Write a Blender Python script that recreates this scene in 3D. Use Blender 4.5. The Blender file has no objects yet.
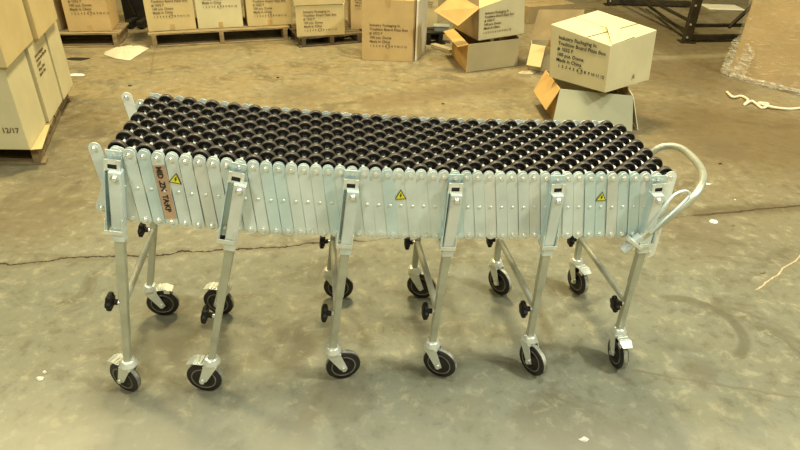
import bpy, bmesh, math, random
from mathutils import Vector, Matrix
random.seed(7)
sc = bpy.context.scene
COL = sc.collection
V = Vector
PI = math.pi

# ------------------------------------------------------------------ camera
FPX = 600.0
TH = math.atan(600 / 975.)
ROLL = math.radians(1.76)
H = 1.7
FW = V((0, math.cos(TH), -math.sin(TH)))
_r0 = V((1, 0, 0)); _u0 = _r0.cross(FW)
RR = _r0 * math.cos(ROLL) + _u0 * math.sin(ROLL)
UU = _u0 * math.cos(ROLL) - _r0 * math.sin(ROLL)
CAM = V((0, 0, H))
cd = bpy.data.cameras.new('camera'); cam = bpy.data.objects.new('camera', cd); COL.objects.link(cam)
cd.sensor_width = 36; cd.lens = 36 * FPX / 800; cd.clip_start = .05; cd.clip_end = 200
m = Matrix((RR, UU, -FW)).transposed().to_4x4(); m.translation = CAM
cam.matrix_world = m
sc.camera = cam

def ray(px, py): return FW * FPX + RR * (px - 400) - UU * (py - 225)
def G(px, py, z=0.0):
    d = ray(px, py); return CAM + d * ((z - H) / d.z)
def Y(px, py, y):
    d = ray(px, py); return CAM + d * (y / d.y)

# ------------------------------------------------------------------ materials
def newmat(name):
    mt = bpy.data.materials.new(name); mt.use_nodes = True
    nt = mt.node_tree; b = nt.nodes['Principled BSDF']
    return mt, nt, b
def rgb(c): return (c[0], c[1], c[2], 1)
def mk(name, base, rough=.6, metal=0., var=.08, scale=6., bump=0., bscale=60., spec=.5, stain=None, stretch=None, alpha=None):
    mt, nt, b = newmat(name); N = nt.nodes; L = nt.links
    tc = N.new('ShaderNodeTexCoord')
    src = tc.outputs['Object']
    if stretch:
        mp = N.new('ShaderNodeMapping'); mp.inputs['Scale'].default_value = stretch
        L.new(src, mp.inputs['Vector']); src = mp.outputs['Vector']
    nz = N.new('ShaderNodeTexNoise'); nz.inputs['Scale'].default_value = scale; nz.inputs['Detail'].default_value = 6
    L.new(src, nz.inputs['Vector'])
    cr = N.new('ShaderNodeValToRGB')
    cr.color_ramp.elements[0].position = .3; cr.color_ramp.elements[1].position = .7
    d = stain if stain else tuple(c * (1 - var * 1.6) for c in base)
    cr.color_ramp.elements[0].color = rgb(d)
    cr.color_ramp.elements[1].color = rgb(tuple(min(1, c * (1 + var)) for c in base))
    L.new(nz.outputs['Fac'], cr.inputs['Fac']); L.new(cr.outputs['Color'], b.inputs['Base Color'])
    b.inputs['Roughness'].default_value = rough; b.inputs['Metallic'].default_value = metal
    b.inputs['Specular IOR Level'].default_value = spec
    if bump:
        n2 = N.new('ShaderNodeTexNoise'); n2.inputs['Scale'].default_value = bscale; n2.inputs['Detail'].default_value = 4
        L.new(src, n2.inputs['Vector'])
        bp = N.new('ShaderNodeBump'); bp.inputs['Strength'].default_value = bump; bp.inputs['Distance'].default_value = .01
        L.new(n2.outputs['Fac'], bp.inputs['Height']); L.new(bp.outputs['Normal'], b.inputs['Normal'])
    if alpha is not None: b.inputs['Alpha'].default_value = alpha
    return mt
M = {}
M['zinc'] = mk('zinc_plate', (.70, .78, .76), .40, .35, .10, 9, .03, 40)
M['zinc_leg'] = mk('zinc_tube', (.50, .51, .40), .42, .5, .10, 14, .03, 40)
M['zinc_bright'] = mk('bright_zinc', (.78, .81, .72), .35, .5, .08, 20)
M['bolt'] = mk('bolt_steel', (.85, .86, .78), .28, .75, .05, 30)
M['black'] = mk('black_plastic', (.009, .007, .006), .5, 0, .2, 30, spec=.25)
M['tread'] = mk('wheel_tread', (.060, .050, .040), .45, 0, .2, 30, spec=.45)
M['zinc_white'] = mk('white_zinc', (.86, .88, .80), .35, .15, .04, 20)
M['caster_tread'] = mk('lit_dusty_tread', (.34, .33, .27), .5, 0, .4, 30)  # dust grey, lightened so the lit look of the tread sits in the colour
M['rubber'] = mk('black_rubber', (.014, .012, .010), .45, 0, .2, 30)
M['wheelrim'] = mk('caster_wheel_face', (.22, .19, .15), .35, 0, .3, 25)
M['spacer'] = mk('pale_spacer', (.72, .70, .60), .4, 0, .05, 30)
M['card'] = mk('cardboard', (.55, .39, .17), .85, 0, .06, 5, .05, 90, .2)
M['card_lt'] = mk('cardboard_light', (.58, .46, .22), .85, 0, .05, 5, .05, 90, .2)
M['card_pale'] = mk('cardboard_pale', (.62, .55, .32), .85, 0, .05, 5, .05, 90, .2)
M['card_grey'] = mk('cardboard_greyed', (.37, .36, .24), .85, 0, .05, 5, .05, 90, .2)
M['card_mid'] = mk('cardboard_dull', (.42, .35, .19), .85, 0, .06, 5, .05, 90, .2)
M['card_tan'] = mk('cardboard_tan', (.42, .29, .12), .8, 0, .08, 3, .05, 90, .3)
M['card_or'] = mk('cardboard_orange', (.56, .35, .12), .85, 0, .1, 7, .05, 90, .2)
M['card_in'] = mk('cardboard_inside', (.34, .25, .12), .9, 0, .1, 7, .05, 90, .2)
M['card_edge'] = mk('cardboard_cut_edge', (.72, .62, .36), .9, 0, .1, 40)
M['tape'] = mk('packing_tape', (.50, .34, .13), .3, 0, .08, 20)
M['ink'] = mk('carton_ink', (.17, .11, .045), .8, 0, .3, 40)
M['ink_dk'] = mk('marker_ink', (.03, .02, .015), .8, 0, .2, 40)
M['wood'] = mk('pallet_wood', (.27, .20, .10), .85, 0, .25, 5, .2, 60, .2, stretch=(1, 6, 6))
M['wood_lt'] = mk('pale_wood', (.46, .38, .22), .85, 0, .15, 6, .2, 60, .2, stretch=(1, 6, 6))
M['wood_dk'] = mk('dark_pallet_wood', (.13, .095, .05), .85, 0, .25, 5, .2, 60, .2)
M['dark'] = mk('dark_steel', (.020, .017, .012), .5, .3, .3, 8)
M['rack'] = mk('rack_steel', (.045, .035, .018), .5, .3, .3, 8)
M['paper'] = mk('kraft_label', (.50, .33, .20), .8, 0, .1, 20)
M['yellow'] = mk('warning_yellow', (.75, .70, .03), .5, 0, .03, 20)
M['blackink'] = mk('warning_black', (.01, .01, .01), .6, 0, .03, 20)
M['bag'] = mk('white_plastic_sheet', (.58, .54, .40), .4, 0, .10, 9, .5, 18)
M['strap'] = mk('white_strap', (.86, .72, .50), .5, 0, .08, 30)
M['debris'] = mk('paper_scrap', (.80, .76, .62), .8, 0, .08, 30)
M['foam'] = mk('white_board', (.82, .76, .55), .7, 0, .05, 10)
M['greytote'] = mk('grey_plastic', (.30, .32, .28), .4, 0, .1, 10)

# shrink film : real transparent wrinkled film
mt, nt, b = newmat('shrink_film')
b.inputs['Base Color'].default_value = (.9, .86, .72, 1); b.inputs['Roughness'].default_value = .2
nz = nt.nodes.new('ShaderNodeTexNoise'); nz.inputs['Scale'].default_value = 9; nz.inputs['Detail'].default_value = 8; nz.inputs['Distortion'].default_value = 2.
tc = nt.nodes.new('ShaderNodeTexCoord'); mp = nt.nodes.new('ShaderNodeMapping'); mp.inputs['Scale'].default_value = (1, 1, 4)
nt.links.new(tc.outputs['Object'], mp.inputs['Vector']); nt.links.new(mp.outputs['Vector'], nz.inputs['Vector'])
cr = nt.nodes.new('ShaderNodeValToRGB'); cr.color_ramp.elements[0].position = .52; cr.color_ramp.elements[0].color = (.07, .05, .05, 1)
cr.color_ramp.elements[1].position = .74; cr.color_ramp.elements[1].color = (.26, .26, .26, 1)
nt.links.new(nz.outputs['Fac'], cr.inputs['Fac']); nt.links.new(cr.outputs['Color'], b.inputs['Alpha'])
bp = nt.nodes.new('ShaderNodeBump'); bp.inputs['Strength'].default_value = .6; bp.inputs['Distance'].default_value = .02
nt.links.new(nz.outputs['Fac'], bp.inputs['Height']); nt.links.new(bp.outputs['Normal'], b.inputs['Normal'])
M['film'] = mt
mt2 = mt.copy(); mt2.name = 'bunched_film'; q = [n for n in mt2.node_tree.nodes if n.type == 'VALTORGB'][0]
q.color_ramp.elements[0].position = .42; q.color_ramp.elements[0].color = (.08, .08, .08, 1); q.color_ramp.elements[1].position = .68; q.color_ramp.elements[1].color = (.6, .6, .6, 1)
M['film2'] = mt2

# concrete floor ----------------------------------------------------
def floor_material():
    mt, nt, b = newmat('concrete_floor'); N = nt.nodes; L = nt.links
    geo = N.new('ShaderNodeNewGeometry'); pos = geo.outputs['Position']
    sep = N.new('ShaderNodeSeparateXYZ'); L.new(pos, sep.inputs[0])
    def noise(scale, detail=6, dist=0., rough=.55, sxyz=None):
        n = N.new('ShaderNodeTexNoise'); n.inputs['Scale'].default_value = scale; n.inputs['Detail'].default_value = detail
        n.inputs['Distortion'].default_value = dist; n.inputs['Roughness'].default_value = rough
        if sxyz:
            mp = N.new('ShaderNodeMapping'); mp.inputs['Scale'].default_value = sxyz; L.new(pos, mp.inputs['Vector']); L.new(mp.outputs['Vector'], n.inputs['Vector'])
        else: L.new(pos, n.inputs['Vector'])
        return n.outputs['Fac']
    def val(x, inp):
        if isinstance(x, (int, float)): inp.default_value = x
        else: L.new(x, inp)
    def mth(op, a, bb=0., c=None):
        n = N.new('ShaderNodeMath'); n.operation = op; val(a, n.inputs[0]); val(bb, n.inputs[1])
        if c is not None: val(c, n.inputs[2])
        return n.outputs[0]
    def ss(x, lo, hi, a=0., bb=1.):
        n = N.new('ShaderNodeMapRange'); n.interpolation_type = 'SMOOTHSTEP'
        val(x, n.inputs['Value']); n.inputs['From Min'].default_value = lo; n.inputs['From Max'].default_value = hi
        n.inputs['To Min'].default_value = a; n.inputs['To Max'].default_value = bb
        return n.outputs['Result']
    def mix(fac, a, bb, mode='MIX'):
        n = N.new('ShaderNodeMix'); n.data_type = 'RGBA'; n.blend_type = mode; val(fac, n.inputs['Factor'])
        for q, inp in ((a, n.inputs['A']), (bb, n.inputs['B'])):
            if isinstance(q, tuple): inp.default_value = rgb(q)
            else: L.new(q, inp)
        return n.outputs['Result']
    X, YY = sep.outputs['X'], sep.outputs['Y']
    broad = noise(.55, 4, .6)
    mid = noise(2.2, 8, 1.0, .62)
    fine = noise(14, 8, .3, .7)
    grit = noise(90, 4, 0, .7)
    streak = noise(1.6, 6, .8, .6, (1., 3.0, 1))
    # grey-green concrete in front, turning amber further back
    c = mix(ss(broad, .38, .62), (.190, .162, .094), (.220, .195, .122))
    near_grey = mth('MULTIPLY', ss(YY, 3.3, 2.1), ss(mth('ADD', broad, mth('MULTIPLY', mid, .5)), .55, .85, .45, 1.))
    c = mix(near_grey, c, (.185, .190, .138))
    amber = mth('MULTIPLY', ss(YY, 2.6, 4.6), ss(streak, .40, .62, .35, 1.))
    c = mix(mth('MULTIPLY', amber, .75), c, (.270, .200, .092))
    # soft dark stains and pale scuffs
    c = mix(ss(mid, .50, .66, 0, .62), c, (.095, .075, .036))
    c = mix(ss(streak, .54, .74, 0, .55), c, (.10, .078, .036))
    c = mix(ss(fine, .52, .66, 0, .55), c, (.34, .31, .20))
    c = mix(ss(fine, .48, .34, 0, .55), c, (.11, .095, .055))
    c = mix(ss(grit, .56, .72, 0, .35), c, (.08, .066, .038))
    c = mix(mth('MULTIPLY', ss(YY, 1.62, 1.25), ss(mid, .3, .6, .25, .75)), c, (.34, .315, .225))  # broad paler tone towards the front
    wob = mth('MULTIPLY', mth('SUBTRACT', noise(3.5, 8, .0, .7), .5), .16)
    wob2 = mth('MULTIPLY', mth('SUBTRACT', noise(9, 6, .0, .7), .5), .05)
    def seg(p, q, w, col, amt, wobble, soft=2.5, c=None):
        dx, dy = q[0] - p[0], q[1] - p[1]; ln = math.hypot(dx, dy); ux, uy = dx / ln, dy / ln
        rx = mth('SUBTRACT', X, p[0]); ry = mth('SUBTRACT', YY, p[1])
        t = mth('ADD', mth('MULTIPLY', rx, ux), mth('MULTIPLY', ry, uy))
        d = mth('ADD', mth('MULTIPLY', rx, -uy), mth('MULTIPLY', ry, ux))
        if wobble is not None: d = mth('ADD', d, wobble)
        mask = ss(mth('ABSOLUTE', d), w * soft, w * .5)
        mask = mth('MULTIPLY', mask, mth('MULTIPLY', ss(t, -.02, .05), ss(t, ln + .05, ln - .05)))
        return mix(mth('MULTIPLY', mask, amt), c, col)
    g = lambda x, y: tuple(G(x, y)[:2])
    c = seg(g(-60, 268), g(365, 240), .02, (.11, .08, .04), .4, wob, c=c)
    c = seg(g(-60, 268), g(365, 240), .0048, (.012, .009, .005), 1., wob, 1.6, c=c)
    c = seg(g(365, 240), g(700, 216), .003, (.06, .045, .025), .7, wob, c=c)
    c = seg(g(690, 216), g(860, 200), .005, (.015, .01, .006), 1., wob2, c=c)
    c = seg(g(690, 214), g(900, 200), .035, (.08, .056, .026), .6, wob, c=c)
    c = seg(g(756, 290), g(815, 245), .002, (.75, .70, .50), .95, wob2, c=c)
    c = seg(g(756, 290), g(815, 245), .011, (.20, .15, .08), .5, wob2, c=c)
    c = seg(g(630, 370), g(840, 405), .0035, (.15, .12, .07), .6, wob2, c=c)
    c = seg(g(150, 78), g(155, 45), .006, (.14, .10, .05), .5, wob2, c=c)
    c = seg(g(640, 59), g(830, 50), .045, (.40, .35, .21), .6, wob2, c=c)
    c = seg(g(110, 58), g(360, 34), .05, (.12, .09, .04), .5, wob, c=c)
    c = seg(g(165, 350), g(172, 300), .035, (.10, .09, .055), .55, wob2, c=c)  # leg shadow strip painted into the concrete colour
    c = seg(g(183, 350), g(190, 300), .02, (.11, .10, .06), .45, wob2, c=c)  # second, narrower leg shadow painted in beside it
    c = seg(g(360, 105), g(520, 80), .10, (.16, .11, .05), .55, wob, c=c)
    def arc(cen, r, w, a0, a1, col, amt, c):
        rx = mth('SUBTRACT', X, cen[0]); ry = mth('SUBTRACT', YY, cen[1])
        r_ = mth('SQRT', mth('ADD', mth('MULTIPLY', rx, rx), mth('MULTIPLY', ry, ry)))
        d = mth('ABSOLUTE', mth('SUBTRACT', mth('ADD', r_, mth('MULTIPLY', wob2, .4)), r))
        an = N.new('ShaderNodeMath'); an.operation = 'ARCTAN2'; L.new(ry, an.inputs[0]); L.new(rx, an.inputs[1]); an = an.outputs[0]
        mk_ = mth('MULTIPLY', ss(d, w * 1.6, w * .5), mth('MULTIPLY', ss(an, a0 - .1, a0 + .15), ss(an, a1 + .1, a1 - .15)))
        return mix(mth('MULTIPLY', mk_, amt), c, col)
    ce = G(692, 328)
    c = arc((ce.x, ce.y), .205, .022, -1.0, 1.9, (.10, .088, .052), .65, c)
    # loose round stains and brown patches; under the conveyor, caster and leg shade painted in
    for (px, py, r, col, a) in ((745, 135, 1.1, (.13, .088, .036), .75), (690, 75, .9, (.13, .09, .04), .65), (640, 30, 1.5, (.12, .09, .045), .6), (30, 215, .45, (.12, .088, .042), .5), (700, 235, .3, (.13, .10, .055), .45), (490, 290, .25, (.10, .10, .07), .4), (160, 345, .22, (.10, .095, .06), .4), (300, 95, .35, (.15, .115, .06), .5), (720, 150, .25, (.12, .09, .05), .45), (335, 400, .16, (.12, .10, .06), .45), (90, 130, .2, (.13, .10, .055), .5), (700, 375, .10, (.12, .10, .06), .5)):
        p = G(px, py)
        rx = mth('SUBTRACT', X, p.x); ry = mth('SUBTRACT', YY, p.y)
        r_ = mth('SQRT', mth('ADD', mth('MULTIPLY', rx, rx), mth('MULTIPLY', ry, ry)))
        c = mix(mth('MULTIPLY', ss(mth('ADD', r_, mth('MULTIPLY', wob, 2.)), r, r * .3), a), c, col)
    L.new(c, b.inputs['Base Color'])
    L.new(ss(mid, .3, .7, .42, .62), b.inputs['Roughness'])
    b.inputs['Specular IOR Level'].default_value = .35
    bp = N.new('ShaderNodeBump'); bp.inputs['Strength'].default_value = .25; bp.inputs['Distance'].default_value = .004
    L.new(fine, bp.inputs['Height']); L.new(bp.outputs['Normal'], b.inputs['Normal'])
    return mt
M['floor'] = floor_material()
M['wall'] = mk('painted_block_wall', (.30, .25, .15), .8, 0, .1, 3)
M['ceil'] = mk('grey_ceiling', (.25, .23, .19), .8, 0, .05, 3)

# ------------------------------------------------------------------ mesh building
class MB:
    def __init__(s): s.v = []; s.f = []; s.sm = []
    def add(s, vs, fs, smooth=False):
        o = len(s.v); s.v += [V(v) for v in vs]; s.f += [tuple(i + o for i in f) for f in fs]; s.sm += [smooth] * len(fs)
        return s
    def hexa(s, p):          # p: 8 pts bottom loop 0-3, top loop 4-7
        return s.add(p, [(3, 2, 1, 0), (4, 5, 6, 7), (0, 1, 5, 4), (1, 2, 6, 5), (2, 3, 7, 6), (3, 0, 4, 7)])
    def box(s, c, hx, hy, hz, X=V((1, 0, 0)), Yd=V((0, 1, 0)), Z=V((0, 0, 1))):
        c = V(c); P = []
        for sz in (-1, 1):
            for sx, sy in ((-1, -1), (1, -1), (1, 1), (-1, 1)):
                P.append(c + X * hx * sx + Yd * hy * sy + Z * hz * sz)
        return s.hexa(P)
    def bar(s, a, b2, w, t, side=V((0, 1, 0)), ch=.15):     # rectangular tube/bar a->b, chamfered
        a, b2 = V(a), V(b2); d = (b2 - a).normalized(); s1 = (side - d * side.dot(d)).normalized(); s2 = d.cross(s1)
        w, t = w / 2, t / 2; k = min(w, t) * ch
        prof = [(w - k, -t), (w, -t + k), (w, t - k), (w - k, t), (-w + k, t), (-w, t - k), (-w, -t + k), (-w + k, -t)]
        vs = [a + s2 * x + s1 * y for x, y in prof] + [b2 + s2 * x + s1 * y for x, y in prof]
        n = len(prof)
        return s.add(vs, [tuple(range(n)), tuple(range(2 * n - 1, n - 1, -1))] + [(i + n, (i + 1) % n + n, (i + 1) % n, i) for i in range(n)])
    def cyl(s, a, b2, r, n=16, r2=None, cap=True):
        a, b2 = V(a), V(b2); d = (b2 - a).normalized(); r2 = r if r2 is None else r2
        q = d.to_track_quat('Z', 'Y'); e1, e2 = q @ V((1, 0, 0)), q @ V((0, 1, 0))
        c = [(math.cos(2 * PI * i / n), math.sin(2 * PI * i / n)) for i in range(n)]
        vs = [a + (e1 * x + e2 * y) * r for x, y in c] + [b2 + (e1 * x + e2 * y) * r2 for x, y in c]
        s.add(vs, [(i, (i + 1) % n, (i + 1) % n + n, i + n) for i in range(n)], True)
        if cap: s.add(vs[:n], [tuple(range(n - 1, -1, -1))]); s.add(vs[n:], [tuple(range(n))])
        return s
    def lathe(s, c, ax, prof, n=24, smooth=True):    # prof: (radius, along)
        c, ax = V(c), V(ax).normalized(); q = ax.to_track_quat('Z', 'Y'); e1, e2 = q @ V((1, 0, 0)), q @ V((0, 1, 0))
        vs = []
        for r, h in prof:
            for i in range(n):
                a = 2 * PI * i / n; vs.append(c + ax * h + (e1 * math.cos(a) + e2 * math.sin(a)) * r)
        fs = []
        for k in range(len(prof) - 1):
            for i in range(n):
                j = (i + 1) % n; fs.append((k * n + i, k * n + j, k * n + n + j, k * n + n + i))
        return s.add(vs, fs, smooth)
    def tube(s, pts, r, n=12):
        pts = [V(p) for p in pts]; vs = []; up = V((0, 0, 1)); prev = None
        for i, p in enumerate(pts):
            d = (pts[min(i + 1, len(pts) - 1)] - pts[max(i - 1, 0)]).normalized()
            if prev is None:
                ref = V((0, 1, 0)) if abs(d.y) < .9 else V((1, 0, 0)); e1 = d.cross(ref).normalized()
            else: e1 = (prev - d * prev.dot(d)).normalized()
            prev = e1; e2 = d.cross(e1)
            for k in range(n):
                a = 2 * PI * k / n; vs.append(p + (e1 * math.cos(a) + e2 * math.sin(a)) * r)
        fs = [(i * n + k, i * n + (k + 1) % n, (i + 1) * n + (k + 1) % n, (i + 1) * n + k) for i in range(len(pts) - 1) for k in range(n)]
        s.add(vs, fs, True); s.add(vs[:n], [tuple(range(n - 1, -1, -1))]); s.add(vs[-n:], [tuple(range(n))])
        return s
    def slab(s, loop, nrm, t):        # flat polygon with thickness t along nrm
        nrm = V(nrm).normalized(); a = [V(p) for p in loop]; b2 = [p + nrm * t for p in a]; n = len(a)
        return s.add(a + b2, [tuple(range(n - 1, -1, -1)), tuple(range(n, 2 * n))] + [(i, (i + 1) % n, (i + 1) % n + n, i + n) for i in range(n)])
    def mesh(s, name, mat, org=V((0, 0, 0))):
        me = bpy.data.meshes.new(name); me.from_pydata([tuple(v - org) for v in s.v], [], s.f)
        for p, q in zip(me.polygons, s.sm): p.use_smooth = q
        bm = bmesh.new(); bm.from_mesh(me); bmesh.ops.recalc_face_normals(bm, faces=bm.faces); bm.to_mesh(me); bm.free()
        mats = mat if isinstance(mat, (list, tuple)) else [mat]
        for q in mats: me.materials.append(q)
        return me
    def build(s, name, mat, parent=None, org=None, bevel=0, kind=None, label=None):
        if org is None: org = ORG(parent)
        me = s.mesh(name, mat, org)
        o = bpy.data.objects.new(name, me); COL.objects.link(o)
        if parent: o.parent = parent
        else: o.location = org
        if bevel:
            md = o.modifiers.new('bevel', 'BEVEL'); md.width = bevel; md.segments = 2; md.limit_method = 'ANGLE'; md.angle_limit = .7
        if kind: o['kind'] = kind
        if label: o['label'] = label
        return o
def ORG(p):
    o = V((0, 0, 0))
    while p is not None:
        o = o + p.location; p = p.parent
    return o
def thing(name, label, cat, loc, group=None):
    o = bpy.data.objects.new(name, None); COL.objects.link(o); o.location = V(loc); o.empty_display_size = .05
    o['label'] = label; o['category'] = cat
    if group: o['group'] = group
    return o
def tag(o, label, cat, group=None):
    o['label'] = label; o['category'] = cat
    if group: o['group'] = group
    return o
def place(name, mesh, parent, loc, rot=None, label=None):   # shared mesh instance as own object; loc in world
    o = bpy.data.objects.new(name, mesh); COL.objects.link(o); o.parent = parent; o.location = V(loc) - ORG(parent)
    if rot is not None: o.rotation_euler = rot
    if label: o['label'] = label
    return o
def text_mesh(txt, size, mat, ext=.0006, spacing=1.15, bold=0.):
    cu = bpy.data.curves.new('printed_text', 'FONT'); cu.body = txt; cu.size = size; cu.extrude = ext; cu.space_line = spacing; cu.offset = bold
    cu.resolution_u = 2
    ob = bpy.data.objects.new('tmp', cu); COL.objects.link(ob)
    dg = bpy.context.evaluated_depsgraph_get(); dg.update()
    me = bpy.data.meshes.new_from_object(ob.evaluated_get(dg)); bpy.data.objects.remove(ob); bpy.data.curves.remove(cu)
    me.materials.clear(); me.materials.append(mat); return me
def put_text(txt, size, pos, xd, up, parent, mat=None, name='printed_text', **k):
    me = text_mesh(txt, size, mat or M['ink'], **k)
    xd = V(xd).normalized(); up = V(up); up = (up - xd * up.dot(xd)).normalized(); z = xd.cross(up)
    m = Matrix((xd, up, z)).transposed().to_4x4(); m.translation = V(pos) - ORG(parent)
    me.transform(m)
    o = bpy.data.objects.new(name, me); COL.objects.link(o); o.parent = parent
    return o
def structure(o): o['kind'] = 'structure'; return o

# ------------------------------------------------------------------ setting
f = MB(); f.add([(-14, -5, 0), (14, -5, 0), (14, 14, 0), (-14, 14, 0)], [(0, 1, 2, 3)])
structure(f.build('floor', M['floor']))
w = MB(); w.box((0, 14.1, 3.5), 14, .1, 3.5); structure(w.build('wall_back', M['wall']))
w = MB(); w.box((-14.1, 4.5, 3.5), .1, 9.6, 3.5); structure(w.build('wall_left', M['wall']))
w = MB(); w.box((14.1, 4.5, 3.5), .1, 9.6, 3.5); structure(w.build('wall_right', M['wall']))
w = MB(); w.box((0, -5.1, 3.5), 14, .1, 3.5); structure(w.build('wall_front', M['wall']))
w = MB(); w.box((0, 4.5, 7.1), 14.2, 9.7, .1); structure(w.build('ceiling', M['ceil']))

# ------------------------------------------------------------------ the conveyor
conv = thing('flexible_conveyor', 'expandable steel scissor conveyor topped with rows of black skate wheels on caster legs', 'conveyor', (0, 1.9, 0))
LEG = [Y(116, 152, 1.57), Y(240, 165, 1.59), Y(352, 172, 1.64), Y(455, 176, 1.69), Y(556, 177, 1.74), Y(656, 177, 1.78)]
def cr_(p0, p1, p2, p3, t):
    return .5 * ((2 * p1) + (p2 - p0) * t + (2 * p0 - 5 * p1 + 4 * p2 - p3) * t * t + (3 * p1 - p0 - 3 * p2 + p3) * t ** 3)
def path(i):           # pivot index -> front top pivot point; a leg every 9 pivots
    u = i / 9.; k = max(0, min(4, int(math.floor(u)))); t = u - k
    g = lambda j: LEG[j] if 0 <= j < 6 else (LEG[0] * 2 - LEG[1] if j < 0 else LEG[5] * 2 - LEG[4])
    if t > 1: return LEG[5] + (LEG[5] - LEG[4]) * (t - 1)
    if t < 0: return LEG[0] + (LEG[1] - LEG[0]) * t * 1.2
    return cr_(g(k - 1), g(k), g(k + 1), g(k + 2), t)
def across(i):         # unit horizontal vector from front to rear
    a = path(min(i + 2, 45)) - path(max(i - 2, 0)); a.z = 0; a.normalize()
    n = V((-a.y, a.x, 0)); n = (n + V((-.12, 1, 0)).normalized() * 2).normalized()
    return n
WID = .442
LK = .215              # pivot to pivot height of a link
def link_ends(i, inner=False):
    p = path(i); t = (path(min(45, i + 1)) - path(max(0, i - 1))); t.z = 0; t.normalize()
    lean = (.006 + .036 * max(0, min(1, (i - 4) / 40.))) * (-1 if inner else 1)
    return p, p + t * lean - V((0, 0, LK))
def link_mb(a, b2, n, hw=.0178, t=.003):
    m_ = MB(); d = (b2 - a).normalized(); sd = d.cross(n).normalized(); loop = []
    for k in range(9):
        an = PI * k / 8; loop.append(a + sd * hw * math.cos(an) - d * hw * math.sin(an))
    for k in range(9):
        an = PI + PI * k / 8; loop.append(b2 + sd * hw * math.cos(an) - d * hw * math.sin(an))
    m_.slab(loop, n, t); return m_
# bolts: shared mesh, axis = +Y local
bm_ = MB(); bm_.lathe((0, 0, 0), (0, -1, 0), [(.0088, 0), (.0088, .0015), (.0068, .002), (.0068, .0065), (.005, .0078), (.0001, .008)], 10, False); BOLT = bm_.mesh('bolt', M['bolt'])
bm_ = MB(); bm_.lathe((0, 0, 0), (0, -1, 0), [(.0055, 0), (.005, .0018), (.0025, .003), (.0001, .0032)], 10); RIVET = bm_.mesh('rivet', M['zinc_bright'])
M['zinc2'] = mk('zinc_plate_blue', (.62, .77, .78), .40, .35, .08, 9, .03, 40)
M['zinc3'] = mk('zinc_plate_warm', (.72, .76, .72), .40, .35, .08, 9, .03, 40)
stuff_back = MB(); stuff_in = MB()
for i in range(-1, 47):
    n = across(i); rz = math.atan2(n.y, n.x) - PI / 2
    if 0 <= i <= 45:
        a, b2 = link_ends(i)
        ao, bo = a - n * .006, b2 - n * .006
        stag = -.0022 if i % 2 else 0.
        lk = link_mb(ao + n * stag, bo + n * stag, -n).build('link_bar', random.choice([M['zinc'], M['zinc'], M['zinc3'], M['zinc2']]), conv)
        for q in (ao, bo):
            place('bolt', BOLT, lk, q - n * (.003 - stag), (0, 0, rz))
        place('rivet', RIVET, lk, (ao + bo) / 2 - n * (.003 - stag), (0, 0, rz))
    # inner leaning bar of the scissor
    a, b2 = link_ends(i, True)
    if 0 <= i <= 45: a = a + n * .004; b2 = b2 + n * .004; stuff_in.add(link_mb(a, b2, n).v, link_mb(a, b2, n).f)
    # rear side
    a, b2 = link_ends(i); r_ = n * (WID + .006)
    if 0 <= i <= 45: q = link_mb(a + r_, b2 + r_, n); stuff_back.add(q.v, q.f)
stuff_in.build('inner_link_bars', M['zinc'], conv, kind='stuff')
stuff_back.build('rear_link_bars', M['zinc'], conv, kind='stuff')
# open ends of the scissor
def end_bar(a, b2, n, mat, name='end_link_bar', lab=None, hw=.0178):
    lk = link_mb(a, b2, -n, hw).build(name, mat, conv, label=lab); rz = math.atan2(n.y, n.x) - PI / 2
    place('bolt', BOLT, lk, a - n * .003, (0, 0, rz)); place('bolt', BOLT, lk, b2 - n * .003, (0, 0, rz)); return lk
n0 = across(0); n5 = across(45)
yF = LEG[0].y - .001
end_bar(Y(95, 148, yF), Y(118, 212, yF), n0, M['zinc'])
end_bar(Y(120, 152, yF + .006), Y(102, 207, yF + .006), n0, M['zinc3'])
rr = n0 * WID
end_bar(Y(127, 97, 2.035), Y(146, 150, 2.035), n0, M['zinc_white'], 'rear_end_link_bar', 'bright white end bar at the far corner')
end_bar(Y(141, 104, 2.04), Y(122, 160, 2.04), n0, M['zinc'], 'rear_end_link_bar')
yR = LEG[5].y
end_bar(Y(670, 177, yR + .012), Y(649, 252, yR + .012), n5, M['zinc_white'], 'end_link_bar', 'bright end bar beside the handle', .0215)
# axles, spacers, skate wheels
wm = MB(); R0 = .0275; hw = .0092
PROF = [(.0078, -hw + .002), (.0088, -hw - .001), (.0105, -hw - .001), (.0115, -hw + .003), (.0195, -hw + .0025), (.0205, -hw), (R0 - .0015, -hw), (R0, -hw + .0018), (R0, hw - .0018), (R0 - .0015, hw), (.0205, hw), (.0195, hw - .0025), (.0115, hw - .003), (.0105, hw + .001), (.0088, hw + .001), (.0078, hw - .002)]
wm.lathe((0, 0, 0), (0, 1, 0), PROF, 22)
WM = [M['black'], M['tread']]
def two_tone(me, npf):       # rim faces take a paler tread, its lit top painted into the colour
    for k, p in enumerate(me.polygons):
        seg = (k % npf) // 22
        p.material_index = 1 if seg in (6, 7, 8) else 0
    return me
NPF = (len(PROF) - 1) * 22
WHEEL = two_tone(wm.mesh('skate_wheel', WM), NPF)
spots = []
for i in range(47):
    p = path(i); n = across(i)
    ax = MB().cyl(p - n * .004, p + n * (WID + .004), .0042, 10)
    off = .020 if i % 2 == 0 else .0565
    ao = ax.build('axle', M['bolt'], conv)
    spm = MB()
    for k in range(6):
        c = p + n * (off + k * .073)
        spots.append((c, n))
        if k < 5: spm.cyl(c + n * .0125, c + n * .0605, .0052, 10)
    if i % 2: spm.cyl(p + n * .002, p + n * (off - .0125), .0052, 10)
    spm.build('spacer_tube', M['spacer'], ao, kind='stuff')
spots.sort(key=lambda s: (s[0] - CAM).length)
rest = MB()
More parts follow.
